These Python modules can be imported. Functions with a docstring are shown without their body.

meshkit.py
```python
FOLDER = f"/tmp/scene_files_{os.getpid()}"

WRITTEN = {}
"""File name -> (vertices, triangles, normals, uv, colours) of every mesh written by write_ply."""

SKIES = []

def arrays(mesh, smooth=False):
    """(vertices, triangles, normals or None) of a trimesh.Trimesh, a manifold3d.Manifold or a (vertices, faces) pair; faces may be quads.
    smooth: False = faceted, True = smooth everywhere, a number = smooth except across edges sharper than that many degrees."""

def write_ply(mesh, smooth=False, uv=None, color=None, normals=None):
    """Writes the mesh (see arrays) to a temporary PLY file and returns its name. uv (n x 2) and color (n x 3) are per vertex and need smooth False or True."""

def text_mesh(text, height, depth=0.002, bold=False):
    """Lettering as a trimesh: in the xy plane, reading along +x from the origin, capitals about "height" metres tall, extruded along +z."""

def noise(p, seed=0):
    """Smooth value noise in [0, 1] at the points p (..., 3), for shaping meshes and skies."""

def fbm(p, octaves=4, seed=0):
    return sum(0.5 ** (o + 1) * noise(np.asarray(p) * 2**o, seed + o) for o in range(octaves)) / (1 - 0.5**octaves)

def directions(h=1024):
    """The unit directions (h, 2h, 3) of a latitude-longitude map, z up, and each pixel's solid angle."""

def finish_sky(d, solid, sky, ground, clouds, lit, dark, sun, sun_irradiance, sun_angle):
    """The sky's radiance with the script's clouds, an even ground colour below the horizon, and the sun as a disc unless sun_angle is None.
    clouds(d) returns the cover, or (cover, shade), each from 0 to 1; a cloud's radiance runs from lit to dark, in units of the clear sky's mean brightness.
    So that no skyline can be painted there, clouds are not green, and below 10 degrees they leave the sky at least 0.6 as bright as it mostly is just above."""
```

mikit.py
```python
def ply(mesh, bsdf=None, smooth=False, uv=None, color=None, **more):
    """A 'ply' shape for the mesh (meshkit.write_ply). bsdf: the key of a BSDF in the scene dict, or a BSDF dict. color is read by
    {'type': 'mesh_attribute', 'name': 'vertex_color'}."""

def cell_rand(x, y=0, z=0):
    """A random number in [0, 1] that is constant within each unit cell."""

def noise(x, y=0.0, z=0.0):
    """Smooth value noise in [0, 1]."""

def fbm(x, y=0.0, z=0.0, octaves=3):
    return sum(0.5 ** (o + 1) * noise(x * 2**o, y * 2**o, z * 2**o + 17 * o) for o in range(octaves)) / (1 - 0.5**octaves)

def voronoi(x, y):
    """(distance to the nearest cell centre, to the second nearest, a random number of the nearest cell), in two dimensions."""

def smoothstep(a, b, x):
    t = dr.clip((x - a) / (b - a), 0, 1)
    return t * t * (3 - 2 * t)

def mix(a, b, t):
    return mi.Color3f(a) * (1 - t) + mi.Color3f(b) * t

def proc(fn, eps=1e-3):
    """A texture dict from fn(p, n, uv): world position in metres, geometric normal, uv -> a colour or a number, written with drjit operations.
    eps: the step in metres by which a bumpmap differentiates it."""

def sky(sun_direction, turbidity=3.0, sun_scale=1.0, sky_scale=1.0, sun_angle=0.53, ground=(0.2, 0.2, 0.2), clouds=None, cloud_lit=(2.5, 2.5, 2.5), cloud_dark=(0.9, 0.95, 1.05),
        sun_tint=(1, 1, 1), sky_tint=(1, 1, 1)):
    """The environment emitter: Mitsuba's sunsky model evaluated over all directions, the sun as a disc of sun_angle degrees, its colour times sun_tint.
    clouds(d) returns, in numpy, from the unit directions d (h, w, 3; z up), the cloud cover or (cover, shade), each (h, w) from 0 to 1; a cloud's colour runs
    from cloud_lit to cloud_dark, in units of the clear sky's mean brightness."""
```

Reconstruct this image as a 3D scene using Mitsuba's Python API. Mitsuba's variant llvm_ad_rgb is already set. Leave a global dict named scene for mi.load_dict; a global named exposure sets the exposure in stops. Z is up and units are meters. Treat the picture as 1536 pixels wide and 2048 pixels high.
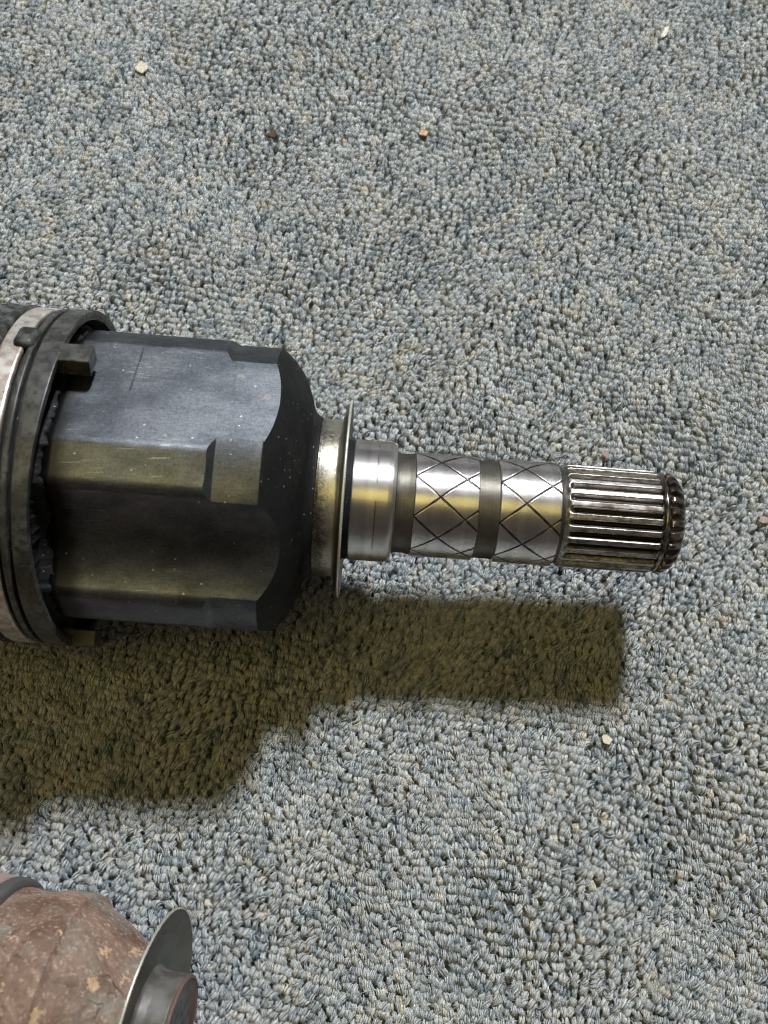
import math, random
import numpy as np
import trimesh, shapely, manifold3d
from shapely.geometry import Polygon, Point, box as sbox
import shapely.affinity as aff
import mitsuba as mi, drjit as dr
import mikit, meshkit
from mikit import proc, noise, fbm, cell_rand, smoothstep, mix, voronoi

rng = np.random.default_rng(7)
random.seed(7)
T = mi.ScalarTransform4f
scene, labels = {}, {}
MM = 0.001

# ------------------------------------------------------------------ camera (world in metres, z = 0 is the top of the carpet pile)
FPX, TILT, DIST = 1950.0, math.radians(20.0), 0.2995
FW = np.array([0, math.sin(TILT), -math.cos(TILT)])
DN = np.array([0, -math.cos(TILT), -math.sin(TILT)])
RT = np.array([1.0, 0, 0])
EYE = -FW * DIST
scene['camera'] = {
    'type': 'thinlens', 'fov_axis': 'x', 'fov': math.degrees(2 * math.atan(768 / FPX)),
    'aperture_radius': 0.0009, 'focus_distance': 0.262, 'near_clip': 0.01, 'far_clip': 50.0,
    'to_world': T().look_at(origin=EYE.tolist(), target=[0, 0, 0], up=[0, 1, 0])}
exposure = 0.0

# ------------------------------------------------------------------ light: one white lamp ahead, one warm lamp overhead, a dim room
WHITE, WARM = (392.0, 416.0, 434.0), (2.12, 1.72, 0.42)
scene['room_glow'] = {'type': 'constant', 'radiance': {'type': 'rgb', 'value': [0.056, 0.046, 0.040]}}


def lamp(key, centre, target, w, h, rad, label):
    """A flat panel lamp: a housing with a glowing diffuser let into its face."""
    c, t = np.array(centre, float), np.array(target, float)
    z = (t - c) / np.linalg.norm(t - c)
    x = np.cross([0, 1, 0.001], z); x /= np.linalg.norm(x)
    y = np.cross(z, x)
    m = np.eye(4); m[:3, 0], m[:3, 1], m[:3, 2], m[:3, 3] = x, y, z, c
    d = trimesh.Trimesh([[-w/2, -h/2, 0], [w/2, -h/2, 0], [w/2, h/2, 0], [-w/2, h/2, 0]], [[0, 1, 2], [0, 2, 3]], process=False)
    scene[key + '__diffuser'] = {**mikit.ply(d, {'type': 'diffuse'}), 'to_world': T(m), 'emitter': {'type': 'area', 'radiance': {'type': 'rgb', 'value': list(rad)}}}
    fr = trimesh.creation.box((w + 0.03, h + 0.03, 0.03)); fr.apply_translation((0, 0, -0.018))
    scene[key + '__housing'] = {**mikit.ply(fr, {'type': 'diffuse', 'reflectance': {'type': 'rgb', 'value': 0.5}}), 'to_world': T(m)}
    labels[key] = {'label': label, 'category': 'lamp'}


LDIR = np.array([0.22, 0.68, 1.0]); LDIR /= np.linalg.norm(LDIR)
lamp('work_lamp', LDIR * 1.5, (0, 0, 0), 0.14, 0.17, WHITE, 'bright white work lamp beyond the top of the picture')
lamp('ceiling_lamp', (-0.25, -0.18, 1.15), (0, -0.05, 0), 0.9, 0.40, WARM, 'dim yellowish panel lamp hanging overhead')

# ------------------------------------------------------------------ materials


def rgb(*v):
    return {'type': 'rgb', 'value': list(v)}


def sm(a, b, x):
    return smoothstep(a, b, x)


def spots(p, scale, size, seed):
    """1 inside scattered small irregular spots."""
    x, y, z = p.x * scale + seed, p.y * scale + seed * 3, p.z * scale + seed * 5
    i, j, k = dr.floor(x), dr.floor(y), dr.floor(z)
    r = size * (0.35 + 1.0 * dr.square(cell_rand(i, j, k + 500)))
    a = [r + (1 - 2 * r) * cell_rand(i + q, j + 2 * q, k) for q in (91, 173, 311)]
    d = dr.sqrt(dr.square(x - i - a[0]) + dr.square(y - j - a[1]) + dr.square(z - k - a[2]))
    d = d + 0.5 * size * (noise(x * 5, y * 5, z * 5) - 0.5)
    thin = noise(p.x * 90 + seed, p.y * 90, p.z * 90)
    return (1 - sm(r * 0.7, r, d)) * dr.select(cell_rand(i, j + 77, k) * 0.6 + thin * 0.4 > 0.55, 1.0, 0.0)


def yarn_col(p, n, uv):
    u, v = uv.x, uv.y
    big = fbm(p.x * 110, p.y * 110, 3.0, 3)
    pat = noise(p.x * 210, p.y * 210, 9.0)
    c = mix((0.235, 0.252, 0.265), (0.535, 0.545, 0.54), v)
    c = mix(c, (0.53, 0.475, 0.385), sm(0.72, 0.90, u * 0.78 + pat * 0.34))
    c = mix(c, (0.17, 0.21, 0.245), sm(0.66, 0.86, (1 - u) * 0.72 + (1 - pat) * 0.32))
    return c * (0.86 + 0.28 * big)


def backing_col(p, n, uv):
    d1, _, w = voronoi(p.x * 390, p.y * 390)
    return mix((0.34, 0.36, 0.37), (0.10, 0.11, 0.115), sm(0.2, 0.6, d1)) * (0.6 + 0.6 * w)


def coat_col(p, n, uv):
    a = fbm(p.x * 110, p.y * 170, p.z * 150, 4)
    b = 0.6 * noise(p.x * 2600, p.y * 2600, p.z * 2600) + 0.4 * noise(p.x * 500, p.y * 5000, p.z * 5000)
    c = mix((0.088, 0.094, 0.106), (0.155, 0.161, 0.174), sm(0.3, 0.75, a)) * (0.60 + 0.8 * b)
    sc = sm(0.80, 0.88, noise(p.x * 140, p.y * 4200, p.z * 4200)) * sm(0.5, 0.65, noise(p.x * 60 + 4, p.y * 90, p.z * 90))
    c = mix(c, (0.42, 0.43, 0.45), sc * 0.5)
    a0, ab = mi.Point3f(*SCRATCH[0].tolist()), mi.Vector3f(*(SCRATCH[1] - SCRATCH[0]).tolist())
    t = dr.clip(dr.dot(p - a0, ab) / dr.squared_norm(ab), 0, 1)
    ln = dr.norm(p - (a0 + ab * t)) + 0.0003 * (noise(p.x * 900, p.y * 900, p.z * 900) - 0.5)
    c = mix(c, (0.035, 0.03, 0.035), (1 - sm(0.00008, 0.00036, ln)) * 0.65)
    c = mix(c, (0.03, 0.028, 0.027), sm(-0.0690, -0.0740, p.x + 0.0016 * (noise(p.x * 500, p.y * 500, p.z * 500) - 0.5)) * 0.9)   # greasy end under the boot
    dust = spots(p, 560.0, 0.13, 1.7)
    c = mix(c, (0.55, 0.53, 0.48), dust * 0.8)
    rub = spots(p, 160.0, 0.22, 5.1) * sm(0.5, 0.7, a)
    return mix(c, (0.42, 0.34, 0.26), rub * 0.5)


def coat_rough(p, n, uv):
    a = fbm(p.x * 300, p.y * 300, p.z * 300, 3)
    return 0.39 + 0.12 * a


def coat_bump(p, n, uv):
    return noise(p.x * 3500, p.y * 3500, p.z * 3500) + 0.8 * noise(p.x * 1500, p.y * 1500, p.z * 1500)


def black_col(p, n, uv):
    a = fbm(p.x * 300, p.y * 300, p.z * 300, 3)
    c = mix((0.006, 0.006, 0.0065), (0.016, 0.0155, 0.0155), a)
    return mix(c, (0.4, 0.39, 0.36), spots(p, 900.0, 0.15, 2.2) * 0.7)


def neck_col(p, n, uv):
    a = fbm(p.x * 3200, p.y * 3200, p.z * 3200, 2)
    b = fbm(p.x * 500, p.y * 500, p.z * 500, 3)
    soot = sm(-0.0125, -0.0172, p.x)      # black overspray thins out towards the flange
    return mix((0.43, 0.40, 0.33), (0.08, 0.073, 0.064), sm(0.34, 0.86, a * 0.5 + b * 0.3 + soot * 0.42 - 0.02))


def neck_rough(p, n, uv):
    return 0.24 + 0.25 * noise(p.x * 1500, p.y * 1500, p.z * 1500)


def rubber_col(p, n, uv):
    a = fbm(p.x * 500, p.y * 500, p.z * 500, 4)
    c = mix((0.016, 0.016, 0.016), (0.075, 0.074, 0.072), sm(0.35, 0.75, a))
    return mix(c, (0.35, 0.33, 0.30), spots(p, 800.0, 0.14, 4.0) * 0.6)


def lip_col(p, n, uv):
    a = fbm(p.x * 400, p.y * 400, p.z * 400, 4)
    c = mix((0.028, 0.027, 0.025), (0.066, 0.064, 0.059), sm(0.3, 0.7, a))
    return mix(c, (0.012, 0.012, 0.012), sm(0.45, 0.75, fbm(p.x * 1100, p.y * 1100, p.z * 1100, 4)) * 0.75)


def band_col(p, n, uv):
    a = fbm(p.x * 450, p.y * 450, p.z * 450, 4)
    b = noise(p.x * 1900, p.y * 1900, p.z * 1900)
    c = mix((0.62, 0.58, 0.54), (0.40, 0.32, 0.27), sm(0.35, 0.7, a))
    return mix(c, (0.16, 0.13, 0.11), sm(0.66, 0.82, b * 0.6 + a * 0.4) * 0.7)


def rust_base(p):
    return fbm(p.x * 150, p.y * 150, p.z * 150, 5)


def rust_col(p, n, uv):
    a = rust_base(p)
    b = fbm(p.x * 500 + 7, p.y * 500, p.z * 500, 4)
    d = fbm(p.x * 1400, p.y * 1400 + 3, p.z * 1400, 3)
    c = mix((0.135, 0.080, 0.056), (0.235, 0.155, 0.118), sm(0.3, 0.7, a))
    c = mix(c, (0.215, 0.195, 0.168), sm(0.45, 0.75, fbm(p.x * 130 + 3, p.y * 130, p.z * 130, 5)) * 0.8)
    c = mix(c, (0.150, 0.090, 0.068), sm(0.50, 0.75, b) * 0.55)
    c = mix(c, (0.40, 0.30, 0.25), sm(0.55, 0.75, d) * 0.4)
    c = mix(c, (0.09, 0.05, 0.04), crack(p) * 0.35)
    patch = sm(0.66, 0.74, fbm(p.x * 190 + 11, p.y * 190, p.z * 190, 4) + 0.30 * (d - 0.5))
    return mix(c, (0.50, 0.34, 0.20), patch * 0.75) * (0.70 + 0.6 * d)


def crack(p):
    w = dr.abs(fbm(p.x * 160, p.y * 260, p.z * 260 + 5, 3) - 0.5)
    return (1 - sm(0.004, 0.012, w)) * sm(0.55, 0.68, noise(p.x * 130, p.y * 130 + 31, p.z * 130))


def rust_bump(p, n, uv):
    return rust_base(p) * 2.0 + fbm(p.x * 1000, p.y * 1000, p.z * 1000, 3) - 1.2 * crack(p)


def steel_col(p, n, uv):
    a = fbm(p.x * 200, p.y * 500, p.z * 500, 3)
    return mix((0.80, 0.765, 0.745), (0.68, 0.64, 0.62), a) * (0.80 + 0.20 * cell_rand(uv.y * 900, 1.0) + 0.16 * noise(uv.y * 700, uv.x * 9))


# helical oil lines on the journals: uv.x = angle / 2 pi, uv.y = metres along the axis from the journal's left end
HELIX, STARTS, LINE_W, PHASE = 0.82, 8, 0.00027, 0.24
JR = 104 * 0.131 * MM


def helix_d(ang, s, xp):
    """distance (m) to the nearest line of the two helix families."""
    out = None
    for sg in (1, -1):
        k = (ang - PHASE + sg * HELIX * s / JR) / (2 * np.pi) * STARTS
        fr = k - xp.floor(k)
        d = xp.minimum(fr, 1 - fr) * (2 * np.pi * JR / STARTS) * 0.773
        out = d if out is None else xp.minimum(out, d)
    return out


def journal_col(p, n, uv):
    d = helix_d(uv.x * (2 * np.pi), uv.y, dr)
    wd = LINE_W * (0.55 + 0.8 * fbm(p.x * 260, p.y * 260, p.z * 260, 3))
    line = (1 - sm(wd * 0.7, wd * 1.5, d + 0.00010 * (noise(p.x * 3000, p.y * 3000, p.z * 3000) - 0.5))) * (0.75 + 0.25 * noise(p.x * 700, p.y * 700, p.z * 700))
    stain = sm(0.55, 0.75, fbm(p.x * 150, p.y * 150, p.z * 150, 3)) * 0.25
    return mix(mix(steel_col(p, n, uv), (0.30, 0.26, 0.24), stain), (0.025, 0.018, 0.02), line)


def collar_col(p, n, uv):
    d = dr.abs(uv.y - 0.00655) + 0.00007 * (noise(p.x * 2500, p.y * 2500, p.z * 2500) - 0.5)
    w = 1 - sm(0.00009, 0.00020, d)
    w = w * sm(0.35, 0.5, noise(uv.x * 40, 2.0))
    return mix(steel_col(p, n, uv), (0.10, 0.09, 0.09), w * 0.8)


def groove_col(p, n, uv):
    ring = cell_rand(uv.y * 5200, 3.0)
    a = fbm(p.x * 300, p.y * 300, p.z * 300, 3)
    return mix((0.10, 0.088, 0.07), (0.27, 0.25, 0.22), ring * 0.25 + a * 0.75)


def spline_col(p, n, uv):
    deep = uv.y   # depth in the groove, 0 at the crest, 1 at the root (old grease sits in the roots)
    a = fbm(p.x * 300, p.y * 900, p.z * 900, 3)
    c = mix((0.50, 0.48, 0.455), (0.19, 0.165, 0.145), sm(0.35, 0.70, a * 0.7 + 0.3 * noise(p.x * 1600, p.y * 1600, p.z * 1600)))
    return mix(c, (0.050, 0.039, 0.032), sm(0.35, 0.9, deep))


def spline_rough(p, n, uv):
    return 0.26 + 0.30 * fbm(p.x * 500, p.y * 1500, p.z * 1500, 3)


def tip_col(p, n, uv):
    a = fbm(p.x * 700, p.y * 700, p.z * 700, 3)
    return mix((0.30, 0.265, 0.24), (0.09, 0.066, 0.054), sm(0.3, 0.7, a))


def plate_col(p, n, uv):
    a = fbm(p.x * 250, p.y * 250, p.z * 250, 4)
    return mix((0.27, 0.265, 0.225), (0.17, 0.17, 0.15), a)


def oldplate_col(p, n, uv):
    a = fbm(p.x * 250, p.y * 250, p.z * 250, 4)
    return mix((0.15, 0.15, 0.125), (0.09, 0.09, 0.08), a)


def greyring_col(p, n, uv):
    a = fbm(p.x * 300, p.y * 300, p.z * 300, 4)
    return mix((0.075, 0.068, 0.062), (0.145, 0.132, 0.12), sm(0.3, 0.7, a))


def oldshaft_col(p, n, uv):
    a = fbm(p.x * 130, p.y * 130, p.z * 130, 4)
    c = mix((0.045, 0.045, 0.05), (0.13, 0.13, 0.13), sm(0.3, 0.7, fbm(p.x * 500, p.y * 500, p.z * 500, 3)))
    return mix(c, (0.11, 0.045, 0.03), sm(0.55, 0.68, a))


def metal(col, rough, metallic=1.0, spec=0.5, bump=None, scale=0.0, coat=0.0, eps=1e-4, aniso=0.0):
    b = {'type': 'principled', 'base_color': proc(col) if callable(col) else rgb(*col), 'roughness': proc(rough) if callable(rough) else rough,
         'metallic': metallic, 'specular': spec}
    if coat:
        b['clearcoat'] = coat; b['clearcoat_gloss'] = 0.9
    if aniso:
        b['anisotropic'] = aniso
    if bump:
        b = {'type': 'bumpmap', 'arbitrary': proc(bump, eps), 'bsdf': b, 'scale': scale}
    return {'type': 'twosided', 'bsdf': b}


def turned(col, au, av):
    """Lathe-turned steel: fine grooves run round the axis, so it spreads light along the axis (v) more than round it (u)."""
    b = {'type': 'blendbsdf', 'weight': 0.32}
    for k, w in (('polished', 0.8), ('scuffed', 2.3)):
        b[k] = {'type': 'roughconductor', 'distribution': 'ggx', 'material': 'none', 'alpha_u': au * w, 'alpha_v': min(av * (0.8 + 0.2 * w), 0.5), 'specular_reflectance': proc(col)}
    return {'type': 'twosided', 'bsdf': b}


scene['m_yarn'] = {'type': 'twosided', 'bsdf': {'type': 'principled', 'base_color': proc(yarn_col), 'roughness': 0.55, 'specular': 0.35, 'sheen': 0.3}}
scene['m_backing'] = {'type': 'twosided', 'bsdf': {'type': 'diffuse', 'reflectance': proc(backing_col)}}
scene['m_coat'] = metal(coat_col, coat_rough, 1.0, 0.5, coat_bump, 0.000012)
scene['m_black'] = metal(black_col, 0.6, 0.0, 0.16, coat_bump, 0.00002)
scene['m_neck'] = metal(neck_col, neck_rough, 0.9, 0.5, coat_bump, 0.00002)
scene['m_rubber'] = metal(rubber_col, 0.5, 0.0, 0.4, coat_bump, 0.00004)
scene['m_lip'] = metal(lip_col, 0.42, 0.0, 0.5, coat_bump, 0.00002)
scene['m_band'] = metal(band_col, 0.42, 0.65, 0.5, coat_bump, 0.00001)
scene['m_steel'] = turned(steel_col, 0.08, 0.22)
scene['m_journal'] = turned(journal_col, 0.08, 0.25)
scene['m_collar'] = turned(collar_col, 0.08, 0.26)
scene['m_groove'] = turned(groove_col, 0.22, 0.40)
scene['m_darkgroove'] = metal((0.12, 0.105, 0.095), 0.4, 0.9)
scene['m_spline'] = metal(spline_col, spline_rough, 1.0)
scene['m_tip'] = metal(tip_col, 0.16, 0.9, coat=0.6)
scene['m_plate'] = metal(plate_col, 0.34, 0.9)
scene['m_rust'] = metal(rust_col, 0.62, 0.0, 0.3, rust_bump, 0.00028)
scene['m_rim'] = metal((0.62, 0.60, 0.52), 0.4, 0.6)
scene['m_oldplate'] = metal(oldplate_col, 0.45, 0.3)
scene['m_greyring'] = metal(greyring_col, 0.5, 0.2)
scene['m_oldshaft'] = metal(oldshaft_col, 0.42, 0.5)
scene['m_oldring'] = metal((0.085, 0.08, 0.08), 0.5, 0.0, 0.4, coat_bump, 0.00003)
scene['m_oldband'] = metal((0.30, 0.22, 0.20), 0.5, 0.0, 0.4, coat_bump, 0.00004)
scene['m_rustring'] = metal((0.12, 0.075, 0.065), 0.6, 0.0, 0.3, rust_bump, 0.00015)
for nm, c in (('cream', (0.58, 0.51, 0.40)), ('tan', (0.48, 0.32, 0.21)), ('pink', (0.34, 0.27, 0.25)), ('white', (0.66, 0.64, 0.57)), ('brown', (0.10, 0.07, 0.045))):
    scene['m_chip_' + nm] = {'type': 'twosided', 'bsdf': {'type': 'diffuse', 'reflectance': rgb(*c)}}

# ------------------------------------------------------------------ frames and mesh helpers (local units: millimetres; X along the axle, Y up the picture, Z towards the camera)
PX = 0.131          # millimetres per photo pixel at the depth of the main axle


def at_depth(u, v, d):
    return EYE + (FW + (u - 768) / FPX * RT + (v - 1024) / FPX * DN) * d


def at_z(u, v, z=0.0):
    r = FW + (u - 768) / FPX * RT + (v - 1024) / FPX * DN
    return EYE + r * (z - EYE[2]) / r[2]


def frame(p, a, toward):
    a = a / np.linalg.norm(a)
    z = toward - a * (toward @ a); z /= np.linalg.norm(z)
    m = np.eye(4)
    m[:3, 0], m[:3, 1], m[:3, 2] = a * MM, np.cross(z, a) * MM, z * MM
    m[:3, 3] = p
    return T(m)


def part(key, mesh, bsdf, tw, smooth=30, uv=None, label=None):
    scene[key] = {**mikit.ply(mesh, bsdf, smooth=smooth, uv=uv), 'to_world': tw}
    if label:
        labels[key] = {'label': label}


def lathe(profile, n=256, close=False):
    """Surface of revolution about X from [(s, r), ...]; returns mesh and uv (angle / 2 pi, s in metres from the start)."""
    pr = np.array(profile, float)
    th = np.linspace(0, 2 * np.pi, n + 1)
    S, TH = np.meshgrid(pr[:, 0], th, indexing='ij')
    R = np.repeat(pr[:, 1:2], n + 1, 1)
    v = np.stack([S, -R * np.sin(TH), R * np.cos(TH)], -1).reshape(-1, 3)
    i, j = np.meshgrid(np.arange(len(pr) - 1), np.arange(n), indexing='ij')
    a = (i * (n + 1) + j).ravel(); b = a + 1; c = a + n + 1; d = c + 1
    f = np.vstack([np.stack([a, c, b], 1), np.stack([b, c, d], 1)])
    m = trimesh.Trimesh(v, f, process=False)
    uv = np.stack([TH / (2 * np.pi), (S - pr[0, 0]) * MM], -1).reshape(-1, 2)
    return m, uv


def rounded(profile, r=0.15, k=4):
    """Round the corners of an (s, r) polyline."""
    p = [np.array(q, float) for q in profile]
    out = [p[0]]
    for a, b, c in zip(p[:-2], p[1:-1], p[2:]):
        d1, d2 = a - b, c - b
        l1, l2 = np.linalg.norm(d1), np.linalg.norm(d2)
        t = min(r, 0.45 * l1, 0.45 * l2)
        q0, q1 = b + d1 / l1 * t, b + d2 / l2 * t
        for x in np.linspace(0, 1, k):
            out.append((1 - x) ** 2 * q0 + 2 * x * (1 - x) * b + x * x * q1)
    out.append(p[-1])
    return out


def lathe_part(key, profile, bsdf, tw, n=256, r=0.15, label=None):
    m, uv = lathe(rounded(profile, r) if r else profile, n)
    # smooth round the axis and along it except at corners: normals from the profile
    part(key, m, bsdf, tw, smooth=True, uv=uv, label=label)


def radial(poly, n):
    """Radius of a star-shaped shapely polygon at n angles (x = towards camera, y = down the picture)."""
    xy = np.array(poly.exterior.coords)
    ang = np.unwrap(np.arctan2(xy[:, 1], xy[:, 0]))
    if ang[-1] < ang[0]:
        xy, ang = xy[::-1], ang[::-1]
    th = np.linspace(0, 2 * np.pi, n, endpoint=False)
    out = np.zeros(n)
    x1, y1, x2, y2 = xy[:-1, 0], xy[:-1, 1], xy[1:, 0], xy[1:, 1]
    for k, t in enumerate(th):
        c, s = math.cos(t), math.sin(t)
        den = (x2 - x1) * s - (y2 - y1) * c
        den = np.where(np.abs(den) < 1e-12, 1e-12, den)
        w = -(x1 * s - y1 * c) / den
        r = (x1 + w * (x2 - x1)) * c + (y1 + w * (y2 - y1)) * s
        ok = (w >= -1e-9) & (w <= 1 + 1e-9) & (r > 0)
        out[k] = r[ok].max()
    return out


def loft(stations, cap=True):
    """Closed solid from [(s, radii array)] about X."""
    n = len(stations[0][1])
    th = np.linspace(0, 2 * np.pi, n, endpoint=False)
    v = np.vstack([np.stack([np.full(n, s), -r * np.sin(th), r * np.cos(th)], 1) for s, r in stations])
    f = []
    j = np.arange(n); k = (j + 1) % n
    for i in range(len(stations) - 1):
        a, b, c, d = i * n + j, i * n + k, (i + 1) * n + j, (i + 1) * n + k
        f += [np.stack([a, c, b], 1), np.stack([b, c, d], 1)]
    if cap:
        v = np.vstack([v, [[stations[0][0], 0, 0], [stations[-1][0], 0, 0]]])
        a, b = len(v) - 2, len(v) - 1
        f += [np.stack([np.full(n, a), j, k], 1), np.stack([np.full(n, b), (len(stations) - 1) * n + k, (len(stations) - 1) * n + j], 1)]
    return trimesh.Trimesh(v, np.vstack(f), process=False)


def man(m):
    return manifold3d.Manifold(manifold3d.Mesh(np.asarray(m.vertices, np.float32), np.asarray(m.faces, np.uint32)))


def solid_lathe(profile, n=360):
    pr = [(s, r) for s, r in profile]
    return loft([(s, np.full(n, r)) for s, r in pr])


def halfplane(dist, ang_deg, big=200.0):
    """Half plane x cos + y sin < dist as a big polygon."""
    b = sbox(-big, -big, dist, big)
    return aff.rotate(b, ang_deg, origin=(0, 0))


def rbox(sx, sy, sz, r=0.4):
    m = None
    pts = [(x * (sx / 2 - r), y * (sy / 2 - r), z * (sz / 2 - r)) for x in (-1, 1) for y in (-1, 1) for z in (-1, 1)]
    ball = manifold3d.Manifold.sphere(r, 16)
    return manifold3d.Manifold.batch_hull([ball.translate(p) for p in pts])


def to_tri(m):
    q = m.to_mesh()
    return trimesh.Trimesh(q.vert_properties[:, :3], q.tri_verts, process=False)


# ------------------------------------------------------------------ the carpet
bk = trimesh.creation.box((3.0, 3.0, 0.006)); bk.apply_translation((0, 0, -0.0066))
scene['carpet'] = mikit.ply(bk, 'm_backing')
labels['carpet'] = {'kind': 'structure', 'label': 'grey blue loop pile carpet lying under both axle shafts', 'category': 'carpet'}


def loop_variant(k):
    """One tuft: a bundle of plies bent into an arch along local x, apex near z = 0 (millimetres)."""
    g = np.random.default_rng(100 + k)
    w, h = 0.86 + 0.24 * g.random(), 2.5
    npl, ns, nt = 13, 4, 8
    twist = 0.4 + 0.55 * g.random()
    t = np.linspace(0.12, np.pi - 0.12, nt)
    path = np.stack([-w * np.cos(t), 0.12 * g.normal() * np.sin(t), -h - 0.95 + h * np.sin(t) ** 0.62], 1)
    tan = np.gradient(path, axis=0); tan /= np.linalg.norm(tan, axis=1, keepdims=True)
    side = np.array([0, 1.0, 0]); up = np.cross(tan, side); up /= np.linalg.norm(up, axis=1, keepdims=True)
    ry, rz = 0.80 + 0.2 * g.random(), 0.62 + 0.15 * g.random()
    V, F, UV, at = [], [], [], 0

    def tube(c, rad, uvv):
        nonlocal at
        tg = np.gradient(c, axis=0); tg /= np.linalg.norm(tg, axis=1, keepdims=True)
        a = np.cross(tg, [0.1, 1, 0.2]); a /= np.linalg.norm(a, axis=1, keepdims=True)
        b = np.cross(tg, a)
        an = np.arange(ns) * 2 * np.pi / ns
        ring = c[:, None] + rad[:, None, None] * (np.cos(an)[None, :, None] * a[:, None] + np.sin(an)[None, :, None] * b[:, None])
        n_ = len(c)
        i, j = np.meshgrid(np.arange(n_ - 1), np.arange(ns), indexing='ij')
        q = lambda i_, j_: at + i_ * ns + j_ % ns
        F.append(np.stack([q(i, j), q(i, j + 1), q(i + 1, j)], -1).reshape(-1, 3)); F.append(np.stack([q(i, j + 1), q(i + 1, j + 1), q(i + 1, j)], -1).reshape(-1, 3))
        V.append(ring.reshape(-1, 3)); UV.append(np.tile(uvv, (n_ * ns, 1))); at += n_ * ns

    tone = g.random()
    for q in range(npl):
        ph = 2 * np.pi * q / npl + g.normal() * 0.20
        rr = (0.82 + 0.15 * g.normal()) * (1 + 0.10 * np.sin(t * 2 + g.random() * 6))
        an = ph + twist * (t - np.pi / 2)
        c = path + side * (ry * rr * np.cos(an))[:, None] + up * (rz * rr * np.sin(an))[:, None]
        c += g.normal(size=c.shape) * 0.045
        rad = np.full(nt, 0.20 + 0.05 * g.random())
        tube(c, rad, [np.clip(0.55 * g.random() + 0.45 * tone, 0, 1), g.random()])
    for q in range(5):   # loose fibres standing off the yarn
        i0 = g.integers(2, nt - 2)
        d = g.normal(size=3); d[2] = abs(d[2]) * 0.7
        d /= np.linalg.norm(d)
        base = path[i0] + d * 0.7
        bend = g.normal(size=3) * 0.5
        tt = np.linspace(0, 1, 5)[:, None]
        c = base + d * 1.1 * tt + bend * tt ** 2
        tube(c, np.linspace(0.05, 0.025, 5), [0.8 * g.random(), 1.0])
    return np.vstack(V), np.vstack(F), np.vstack(UV)


NVAR = 28
for k in range(NVAR):
    v, f, uv = loop_variant(k)
    scene[f'tuft_kind_{k:02d}'] = {'type': 'shapegroup', 'tuft': mikit.ply((v * MM, f), 'm_yarn', smooth=True, uv=uv)}

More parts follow.
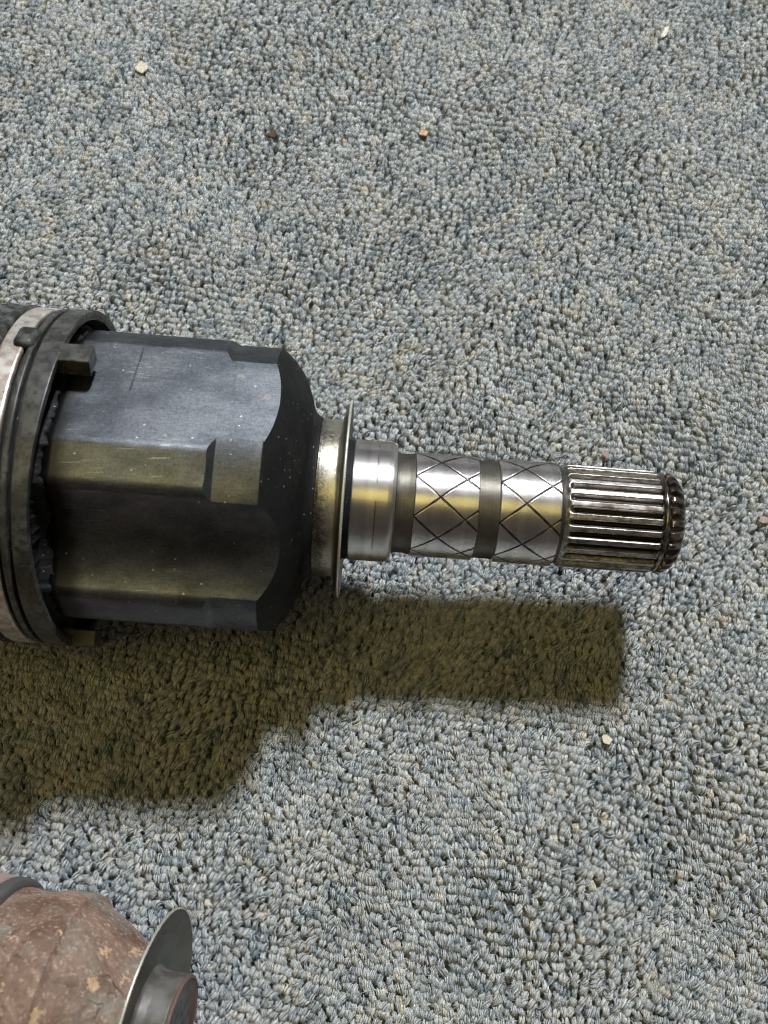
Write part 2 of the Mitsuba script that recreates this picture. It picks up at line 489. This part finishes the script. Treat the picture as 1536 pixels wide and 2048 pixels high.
ROW, STEP = 1.82, 2.12          # mm between stitch rows, and along a row
SD = math.radians(80)           # rows of stitches run up to the right
g = np.random.default_rng(5)
ex, ey = np.array([math.cos(SD), math.sin(SD)]), np.array([-math.sin(SD), math.cos(SD)])
count = 0
i, j = np.meshgrid(np.arange(-150, 150), np.arange(-150, 150), indexing='ij')
P = (i.ravel()[:, None] * STEP + (j.ravel() % 2)[:, None] * 0.12 * STEP) * ex + j.ravel()[:, None] * ROW * ey
P = P + g.normal(size=P.shape) * [0.24, 0.24]
P[:, 0] += 7 * (meshkit.noise(np.c_[P * 0.03, P[:, 0] * 0]) - 0.5); P[:, 1] += 7 * (meshkit.noise(np.c_[P * 0.03, P[:, 0] * 0 + 9]) - 0.5)
Q = np.c_[P * MM, np.zeros(len(P))] - EYE
dz = Q @ FW
keep = (dz > 0.02) & (np.abs(Q @ RT / dz) < 768 / FPX * 1.10) & (np.abs(Q @ DN / dz) < 1024 / FPX * 1.07)
P = P[keep]
swirl = meshkit.fbm(np.c_[P * 0.035, P[:, 0] * 0 + 4], 2) - 0.5
tall = meshkit.fbm(np.c_[P * 0.12, P[:, 0] * 0 + 2], 2) - 0.5
for k in range(len(P)):
    ang = SD + swirl[k] * 1.3 + g.normal() * 0.24 + (math.pi if g.random() < 0.5 else 0)
    lean, roll = g.normal() * 10, g.normal() * 13
    sc = 0.93 + g.normal() * 0.06
    z = (tall[k] * 0.7 + g.normal() * 0.16 - 0.12) * MM
    m = T().translate([P[k, 0] * MM, P[k, 1] * MM, z]) @ T().rotate([0, 0, 1], math.degrees(ang)) @ T().translate([0, 0, -0.003]) @ T().rotate([0, 1, 0], lean) @ T().rotate([1, 0, 0], roll) @ T().translate([0, 0, 0.003]) @ T().scale([sc, sc * (1 + 0.06 * g.normal()), 1.0])
    scene[f'carpet_pile__{k + 1:05d}'] = {'type': 'instance', 'to_world': m, 'group': {'type': 'ref', 'id': f'tuft_kind_{int(g.integers(NVAR)):02d}'}}
labels['carpet_pile'] = {'kind': 'stuff', 'label': 'tufted grey, cream and blue yarn loops covering the carpet', 'category': 'carpet pile'}

# ------------------------------------------------------------------ main axle shaft
D0 = FPX * PX * MM
A0 = at_depth(185, 959, D0)
A1 = at_depth(1311, 1045, D0 - 1126 * PX * MM * math.sin(math.radians(-1.0)))
TW = frame(A0, A1 - A0, -FW)
ax = 'axle_shaft'
labels[ax] = {'label': 'clean black axle shaft with bright steel splined stub pointing right', 'category': 'axle shaft', 'group': 'axle shafts lying on the carpet'}
R = 288 * PX
SCRATCH = [(np.array(TW.matrix) @ [s_ * PX, y_ * PX, z_ * PX, 1])[:3] for s_, y_, z_ in ((120, 245, 159), (116, 160, 221))]
N = 1440


def tulip_profiles():
    flats, hollows, pads = (-36, 84, 204), (24, 144, -96), (-6, -66, 54, 114, 174, 234)
    circ = Point(0, 0).buffer(R * 1.08, 512)
    prof = circ
    for a in flats:
        prof = prof.intersection(halfplane(R * 0.948, a))
    for a in pads:
        prof = prof.intersection(halfplane(R * 1.028, a))
    rho = 0.70 * R
    for a in hollows:
        c = math.radians(a)
        prof = prof.difference(Point((0.866 * R + rho) * math.cos(c), (0.866 * R + rho) * math.sin(c)).buffer(rho, 256))
    return radial(prof.buffer(-4.4, 64).buffer(4.4, 64), N)


rl = tulip_profiles()
st = [(-60 * PX, rl * 0.88), (-16 * PX, rl * 0.88), (-14 * PX, rl * 0.93), (-10 * PX, rl * 0.955), (-4 * PX, rl * 0.978), (3 * PX, rl * 0.992), (11 * PX, rl)] + [(x * PX, rl) for x in (60, 150, 240, 300, 360, 452)]
shoulder = np.array([(366, 289), (382, 274), (397, 257), (408, 242), (416, 227), (424, 206), (429, 190), (433, 177), (438, 168), (445, 162), (453, 159.5)]) * PX
from scipy.interpolate import CubicSpline
ss = CubicSpline(np.arange(len(shoulder)), shoulder)(np.linspace(0, len(shoulder) - 1, 50))
turn = [(-70 * PX, R * 1.06), (259 * PX, R * 1.06), (284 * PX, R), (364 * PX, R)] + [tuple(q) for q in ss] + [(454 * PX, 159.4 * PX)]
hs = man(loft(st)) ^ man(solid_lathe(turn, 720))
hm = to_tri(hs)
cen = hm.triangles_center
tp = np.array([q for q in turn if q[0] > 363 * PX])
cut = (cen[:, 0] > 365.5 * PX) & (np.abs(np.hypot(cen[:, 1], cen[:, 2]) - np.interp(cen[:, 0], tp[:, 0], tp[:, 1])) < 0.06)
for key, sel, mat in (('housing', ~cut, 'm_coat'), ('shoulder', cut, 'm_black')):
    q = trimesh.Trimesh(hm.vertices, hm.faces[sel], process=False); q.remove_unreferenced_vertices()
    part(f'{ax}__{key}', q, mat, TW, smooth=24)
labels[f'{ax}__shoulder'] = {'label': 'matt black rounded shoulder of the housing'}


def lp(key, pts, bsdf, n=256, r=0.2, label=None):
    lathe_part(f'{ax}__{key}', [(s * PX, q * PX) for s, q in pts], bsdf, TW, n, r, label)

lp('neck', [(448, 150), (453, 158.5), (458, 157), (490, 157), (497, 160), (502, 150)], 'm_neck', label='brassy speckled neck beside the thin flange')
lp('flange', [(492, 150), (494, 166), (498, 182), (503.5, 193), (506.5, 195.5), (509.5, 194), (504, 181), (499, 166), (499, 120)], 'm_plate', r=0.12, label='thin dished steel flange')
lp('flange_rim', [(506.3 + 2.6 * math.cos(q), 195.6 + 2.6 * math.sin(q)) for q in np.linspace(0, 2 * np.pi, 13)], 'm_rim', r=0, label='bright worn edge of the thin flange')
lp('seal_recess', [(496, 120), (519, 120), (520, 116)], 'm_black', r=0.1)
lp('collar', [(517, 100), (519, 119.5), (521, 121), (590, 121), (599, 118.5), (604, 110), (605, 95)], 'm_collar', r=0.35, label='polished steel collar with a faint scribed line')
lp('relief_groove', [(603, 106), (606, 101), (612, 99.5), (630, 99.5), (640, 102), (642, 100)], 'm_groove', r=0.2)
lp('relief_groove_001', [(764, 100), (766, 98.5), (805, 98.5), (807, 100)], 'm_groove', r=0.1)


def journal(key, s0, s1):
    ns, n = 200, 1500
    s = np.linspace(s0, s1, ns) * PX
    th = np.linspace(0, 2 * np.pi, n + 1)
    S, TH = np.meshgrid(s, th, indexing='ij')
    d = helix_d(TH, (S - s[0]) * MM, np)
    e = np.minimum(S - s[0], s[-1] - S)
    Rr = 104 * PX - 0.10 * np.clip(1 - d / (LINE_W * 1.2), 0, 1) - 0.25 * np.clip(1 - e / 0.35, 0, 1) ** 2
    Rr[0] = Rr[-1] = 96 * PX
    v = np.stack([S, -Rr * np.sin(TH), Rr * np.cos(TH)], -1).reshape(-1, 3)
    i, j = np.meshgrid(np.arange(ns - 1), np.arange(n), indexing='ij')
    a = (i * (n + 1) + j).ravel(); b = a + 1; c = a + n + 1; dd = c + 1
    f = np.vstack([np.stack([a, c, b], 1), np.stack([b, c, dd], 1)])
    uv = np.stack([TH / (2 * np.pi), (S - s[0]) * MM], -1).reshape(-1, 2)
    part(f'{ax}__{key}', trimesh.Trimesh(v, f, process=False), 'm_journal', TW, smooth=True, uv=uv)


journal('journal', 641, 766)
journal('journal_001', 806, 925)
lp('relief_groove_002', [(923, 101), (926, 98.5), (931, 97.5), (950, 95)], 'm_darkgroove', r=0.1)

TEETH, RO, RI = 26, 103.5 * PX, 92.5 * PX


def tooth(th):
    """0 at the crest, 1 at the root."""
    x = np.abs(((th / (2 * np.pi) * TEETH) % 1) - 0.5) * 2      # 1 = crest centre .. 0 = root centre
    q = np.clip((x - 0.16) / 0.50, 0, 1)
    return 1 - q * q * (3 - 2 * q)


def spline_mesh(prof, n_per=28):
    """prof: [(s px, outer r px, groove depth 0..1)]"""
    n = TEETH * n_per
    th = np.linspace(0, 2 * np.pi, n + 1)
    t = tooth(th)
    V, UV = [], []
    for s, ro, dep in prof:
        r = ro * PX - t * dep * (RO - RI)
        V.append(np.stack([np.full(n + 1, s * PX), -r * np.sin(th), r * np.cos(th)], 1)); UV.append(np.stack([th / (2 * np.pi), np.clip(t * dep, 0, 1)], 1))
    i, j = np.meshgrid(np.arange(len(prof) - 1), np.arange(n), indexing='ij')
    a = (i * (n + 1) + j).ravel(); b = a + 1; c = a + n + 1; d = c + 1
    return trimesh.Trimesh(np.vstack(V), np.vstack([np.stack([a, c, b], 1), np.stack([b, c, d], 1)]), process=False), np.vstack(UV)


pr = [(927, 94, 0), (934, 98, 0), (938, 101.5, 0.0), (941, 103, 0.15), (944, 103.5, 0.5), (948, 103.5, 0.85), (954, 103.5, 1.0), (1010, 103.5, 1), (1070, 103.5, 1), (1118, 103.5, 1.0), (1121, 102.5, 1.0), (1123, 99, 0.9), (1124, 90, 0)]
m, uv = spline_mesh(pr)
part(f'{ax}__spline', m, 'm_spline', TW, smooth=True, uv=uv)
th = np.linspace(0, np.pi, 10)
lp('ring_seat', [(1123, 80), (1123.5, 90), (1137, 90), (1137.5, 80)], 'm_tip', r=0.05)
lp('snap_ring', [(1130 - 5.5 * math.cos(q), 94 + 6.0 * math.sin(q)) for q in np.linspace(-0.3, np.pi + 0.3, 14)], 'm_tip', r=0, label='dark oily snap ring in its groove')
pr = [(1136, 88, 0), (1137, 97, 0.5), (1139, 100, 1.0), (1144, 101, 1.0), (1152, 99.5, 1.0), (1158, 95.5, 1.0), (1163, 91.5, 0.9), (1167, 86, 0.5), (1170, 79, 0.1), (1172, 70, 0), (1173, 50, 0), (1173.5, 0.1, 0)]
m, uv = spline_mesh(pr)
part(f'{ax}__spline_tip', m, 'm_tip', TW, smooth=True, uv=uv, label='brown oily rounded tip of the spline')

# rubber boot end, clamp and collar round the housing's open end
RL = 332
def lip(s_out):
    n = 720
    th = np.linspace(0, 2 * np.pi, n, endpoint=False)
    dip = 13 * np.exp(-((np.degrees((th + np.pi) % (2 * np.pi) - np.pi) - 12) / 32) ** 2)
    return th, s_out - dip


th, s_edge = lip(0)
pts = [(-40, 300, 0), (-41, 329, 0), (-38, 331.5, 0), (-3, 332, 1), (-1, 331, 1), (0, 328, 1), (-0.3, 318, 1), (-3, 314, 1), (-30, 310, 0.3), (-44, 309, 0)]
V = []
for s, r, k in pts:
    sx = (s + (s_edge) * k) * PX
    V.append(np.stack([sx, -r * PX * np.sin(th), r * PX * np.cos(th)], 1))
n = len(th)
F = []
j = np.arange(n); k = (j + 1) % n
for i in range(len(pts) - 1):
    a, b, c, d = i * n + j, i * n + k, (i + 1) * n + j, (i + 1) * n + k
    F += [np.stack([a, c, b], 1), np.stack([b, c, d], 1)]
part(f'{ax}__boot_lip', trimesh.Trimesh(np.vstack(V), np.vstack(F), process=False), 'm_lip', TW, smooth=40)
lp('boot_groove', [(-40.5, 317), (-49, 317)], 'm_black', r=0)
lp('boot_rib', [(-48, 315), (-48.5, 328), (-51, 330.5), (-58, 330.5), (-61, 328), (-61.5, 315)], 'm_lip', r=0.25)
lp('boot_groove_001', [(-61, 317), (-70, 317)], 'm_black', r=0)
lp('clamp_band', [(-68, 322), (-68.5, 328), (-72, 330), (-104, 330.5), (-108, 329), (-109, 316)], 'm_band', r=0.3, label='worn silvery clamp band with brown specks')
lp('boot', [(-106, 312), (-110, 322), (-114, 331), (-121, 334), (-130, 331), (-138, 326), (-150, 330), (-160, 334), (-172, 332), (-185, 320), (-200, 316), (-230, 322), (-270, 330), (-330, 320), (-420, 260), (-520, 230), (-640, 190)], 'm_rubber', r=2.0)
# rubber insert that fills the hollows between boot and housing
rin = np.minimum(rl * 0.90, 309 * PX)
gap = 0.5
stn = []
for s, o, q in ((-46, 311, 0.2), (-34, 309, 1.2), (-26, 303, 1.2)):
    stn.append((s * PX, np.full(N, o * PX)))
inner = [(-20 * PX, rl * 0.96 + 2.0), (-6 * PX, rl * 0.965 + 1.3), (-2 * PX, rl * 0.965 + 0.7), (-4 * PX, rl * 0.96 - 0.3), (-20 * PX, rl * 0.9), (-40 * PX, rl * 0.9)]
im = loft(stn + [(s, np.minimum(r, 300 * PX)) for s, r in inner], cap=False)
iv = np.asarray(im.vertices)
rag = meshkit.fbm(iv * [0.0, 0.45, 0.45] + 3, 3) - 0.5          # ragged, greasy rubber edge
iv[:, 0] += np.where(iv[:, 0] > -22 * PX, rag * 3.2, 0)
part(f'{ax}__boot_insert', trimesh.Trimesh(iv, im.faces, process=False), 'm_black', TW, smooth=35)


def lug(key, ang, s0, s1, r0, r1, w, bsdf='m_lip', rr=0.5):
    """A block at an angle round the axis (degrees, 0 = towards the camera, negative = up the picture)."""
    b = to_tri(rbox((s1 - s0) * PX, w * PX, (r1 - r0) * PX, rr))
    b.apply_translation(((s0 + s1) / 2 * PX, 0, (r0 + r1) / 2 * PX))
    c = math.radians(ang)
    m = np.eye(4)
    m[1:3, 1] = [math.cos(c), math.sin(c)]
    m[1:3, 2] = [-math.sin(c), math.cos(c)]
    b.apply_transform(m)
    part(key, b, bsdf, TW, smooth=30)


lug(f'{ax}__locating_tab', -41, -40, 52, 296, 331, 46)
lug(f'{ax}__locating_tab_001', 84, -40, 45, 296, 331, 46)
lug(f'{ax}__clamp_ear', -46, -88, -50, 318, 341, 52, 'm_rubber', 1.4)

# ------------------------------------------------------------------ second, rusty axle shaft at the lower left
bx = 'axle_shaft_001'
labels[bx] = {'label': 'rusty brown axle shaft in the lower left corner, angled down to the right', 'category': 'axle shaft', 'group': 'axle shafts lying on the carpet'}
B0 = at_z(300, 2050, 0.031)          # centre of its flange
bdir = np.array([math.cos(math.radians(-10)), math.sin(math.radians(-10)), math.tan(math.radians(4.5))])
TB = frame(B0, bdir, np.array([0, 0, 1.0]))


def lb(key, pts, bsdf, n=256, r=0.2, label=None):
    lathe_part(f'{bx}__{key}', [(s, q) for s, q in pts], bsdf, TB, n, r, label)


sh2 = [(-75, 23.2), (-29.0, 23.5), (-28.4, 23.1), (-27.6, 23.5), (-27.2, 24.5), (-26.6, 24.7), (-20.0, 24.9), (-19.4, 24.6), (-18.9, 23.8), (-18.2, 23.2), (-12, 20.3), (-8.5, 18.3), (-6, 16.8), (-3, 15.6), (-1.6, 15.2)]
hb = man(solid_lathe(sh2, 360))
hb = hb.refine_to_length(1.2)
hm = to_tri(hb)
nz = meshkit.fbm(np.asarray(hm.vertices) * 0.3, 4) - 0.5
hm.vertices += hm.vertex_normals * nz[:, None] * 0.3
part(f'{bx}__housing', hm, 'm_rust', TB, smooth=20)
lb('boot_ring', [(-37, 20), (-37, 24.2), (-37.6, 25.3), (-40, 25.5), (-41, 24.6)], 'm_oldring', r=0.5)
lb('clamp_band', [(-40.8, 22), (-41, 24.9), (-41.6, 25.3), (-58, 25.3), (-59, 22)], 'm_oldband', r=0.4, label='dull pinkish clamp band')
lb('flange', [(-2, 15), (-1.2, 19), (0.2, 24.8), (0.7, 25.3), (0.9, 25.2), (0.7, 24.6), (-0.4, 20), (-1.2, 11.0)], 'm_oldplate', r=0.1, label='dull olive dished flange')
lb('flange_rim', [(0.55 + 0.32 * math.cos(q), 25.25 + 0.32 * math.sin(q)) for q in np.linspace(0, 2 * np.pi, 13)], 'm_rim', r=0, label='pale worn edge of the olive flange')
lb('collar', [(-1.6, 13.2), (-0.4, 12.2), (1.5, 11.8), (6.0, 11.8), (6.4, 11.6)], 'm_greyring', r=0.3)
lb('rusty_rim', [(6.3, 10.8), (6.3, 11.8), (6.7, 12.0), (7.2, 11.9), (7.4, 11.3), (7.2, 10.7)], 'm_rustring', r=0.15)
lb('end_face', [(6.6, 11.2), (7.2, 11.1), (7.4, 9.5), (7.1, 5.0), (7.1, 0.05)], 'm_oldshaft', r=0.3, label='dark end face with a rust stain')

# ------------------------------------------------------------------ crumbs on the carpet


def crumb(key, u, v, wpx, hpx, ang, mat, label, zz=0.0006, seed=0):
    gg = np.random.default_rng(seed)
    c = at_z(u, v, zz)
    s = 0.155 * (1.15 - 0.3 * (v - 1024) / 2048)
    n = 7
    pts = []
    for a in np.linspace(0, 2 * np.pi, n, endpoint=False) + gg.normal(size=n) * 0.25:
        q = 0.5 + 0.65 * gg.random()
        pts.append((math.cos(a) * wpx / 2 * s * q, math.sin(a) * hpx / 2 * s * q, gg.normal() * 0.1 + 0.25))
        pts.append((math.cos(a) * wpx / 2 * s * q * 0.9, math.sin(a) * hpx / 2 * s * q * 0.9, gg.normal() * 0.1 - 0.35))
    m = trimesh.Trimesh(pts).convex_hull
    tw = T().translate(c.tolist()) @ T().rotate([0, 0, 1], ang) @ T().rotate([1, 0.4, 0], 12 * gg.normal()) @ T().scale([MM] * 3)
    scene[key] = {**mikit.ply(m, mat), 'to_world': tw}
    labels[key] = {'label': label, 'category': 'crumb', 'group': 'crumbs scattered on the carpet'}


crumb('crumb', 281, 135, 36, 26, -20, 'm_chip_cream', 'cream flake of debris lying on the carpet in the upper left', seed=1)
crumb('crumb_001', 1330, 66, 40, 11, 72, 'm_chip_white', 'slender white splinter lying on the carpet near the upper right corner', seed=2)
crumb('crumb_002', 848, 266, 26, 20, 10, 'm_chip_tan', 'orange tan crumb on the carpet above the middle of the picture', seed=3)
crumb('crumb_003', 545, 268, 22, 16, 30, 'm_chip_brown', 'dark brown crumb sunk in the carpet left of the orange tan one', 0.0, seed=4)
crumb('crumb_004', 1213, 1479, 26, 15, -25, 'm_chip_cream', 'pale crumb on the carpet below the right end of the shadow', seed=5)
crumb('crumb_005', 1211, 909, 20, 14, 0, 'm_chip_pink', 'pinkish crumb on the carpet just above the splines', seed=6)
crumb('crumb_006', 1530, 1040, 18, 16, 0, 'm_chip_pink', 'pinkish crumb on the carpet at the right edge of the picture', seed=7)


# loose hairs lying on the pile
gl = np.random.default_rng(11)
V, F, at = [], [], 0
for q in range(70):
    c0 = at_z(gl.random() * 1536, gl.random() * 2048, 0.0006) / MM
    a, ln = gl.random() * 6.28, 2 + 5 * gl.random()
    t = np.linspace(0, 1, 9)[:, None]
    d, e = np.array([math.cos(a), math.sin(a), 0]), np.array([-math.sin(a), math.cos(a), 0])
    c = c0 + d * ln * t + e * gl.normal() * 1.6 * np.sin(t * 3) + np.array([0, 0, 1.0]) * (0.5 * np.sin(t * 3.1) + 0.1)
    an = np.arange(3) * 2 * np.pi / 3
    ring = c[:, None] + 0.045 * (np.cos(an)[None, :, None] * e + np.sin(an)[None, :, None] * np.array([0, 0, 1.0]))
    i, j = np.meshgrid(np.arange(8), np.arange(3), indexing='ij')
    q0, q1, q2, q3 = at + i * 3 + j, at + i * 3 + (j + 1) % 3, at + (i + 1) * 3 + j, at + (i + 1) * 3 + (j + 1) % 3
    F += [np.stack([q0, q1, q2], -1).reshape(-1, 3), np.stack([q1, q3, q2], -1).reshape(-1, 3)]
    V.append(ring.reshape(-1, 3)); at += 27
scene['carpet_lint'] = mikit.ply((np.vstack(V) * MM, np.vstack(F)), 'm_chip_white')
labels['carpet_lint'] = {'kind': 'stuff', 'label': 'fine pale hairs of lint lying loose on the carpet loops', 'category': 'lint'}
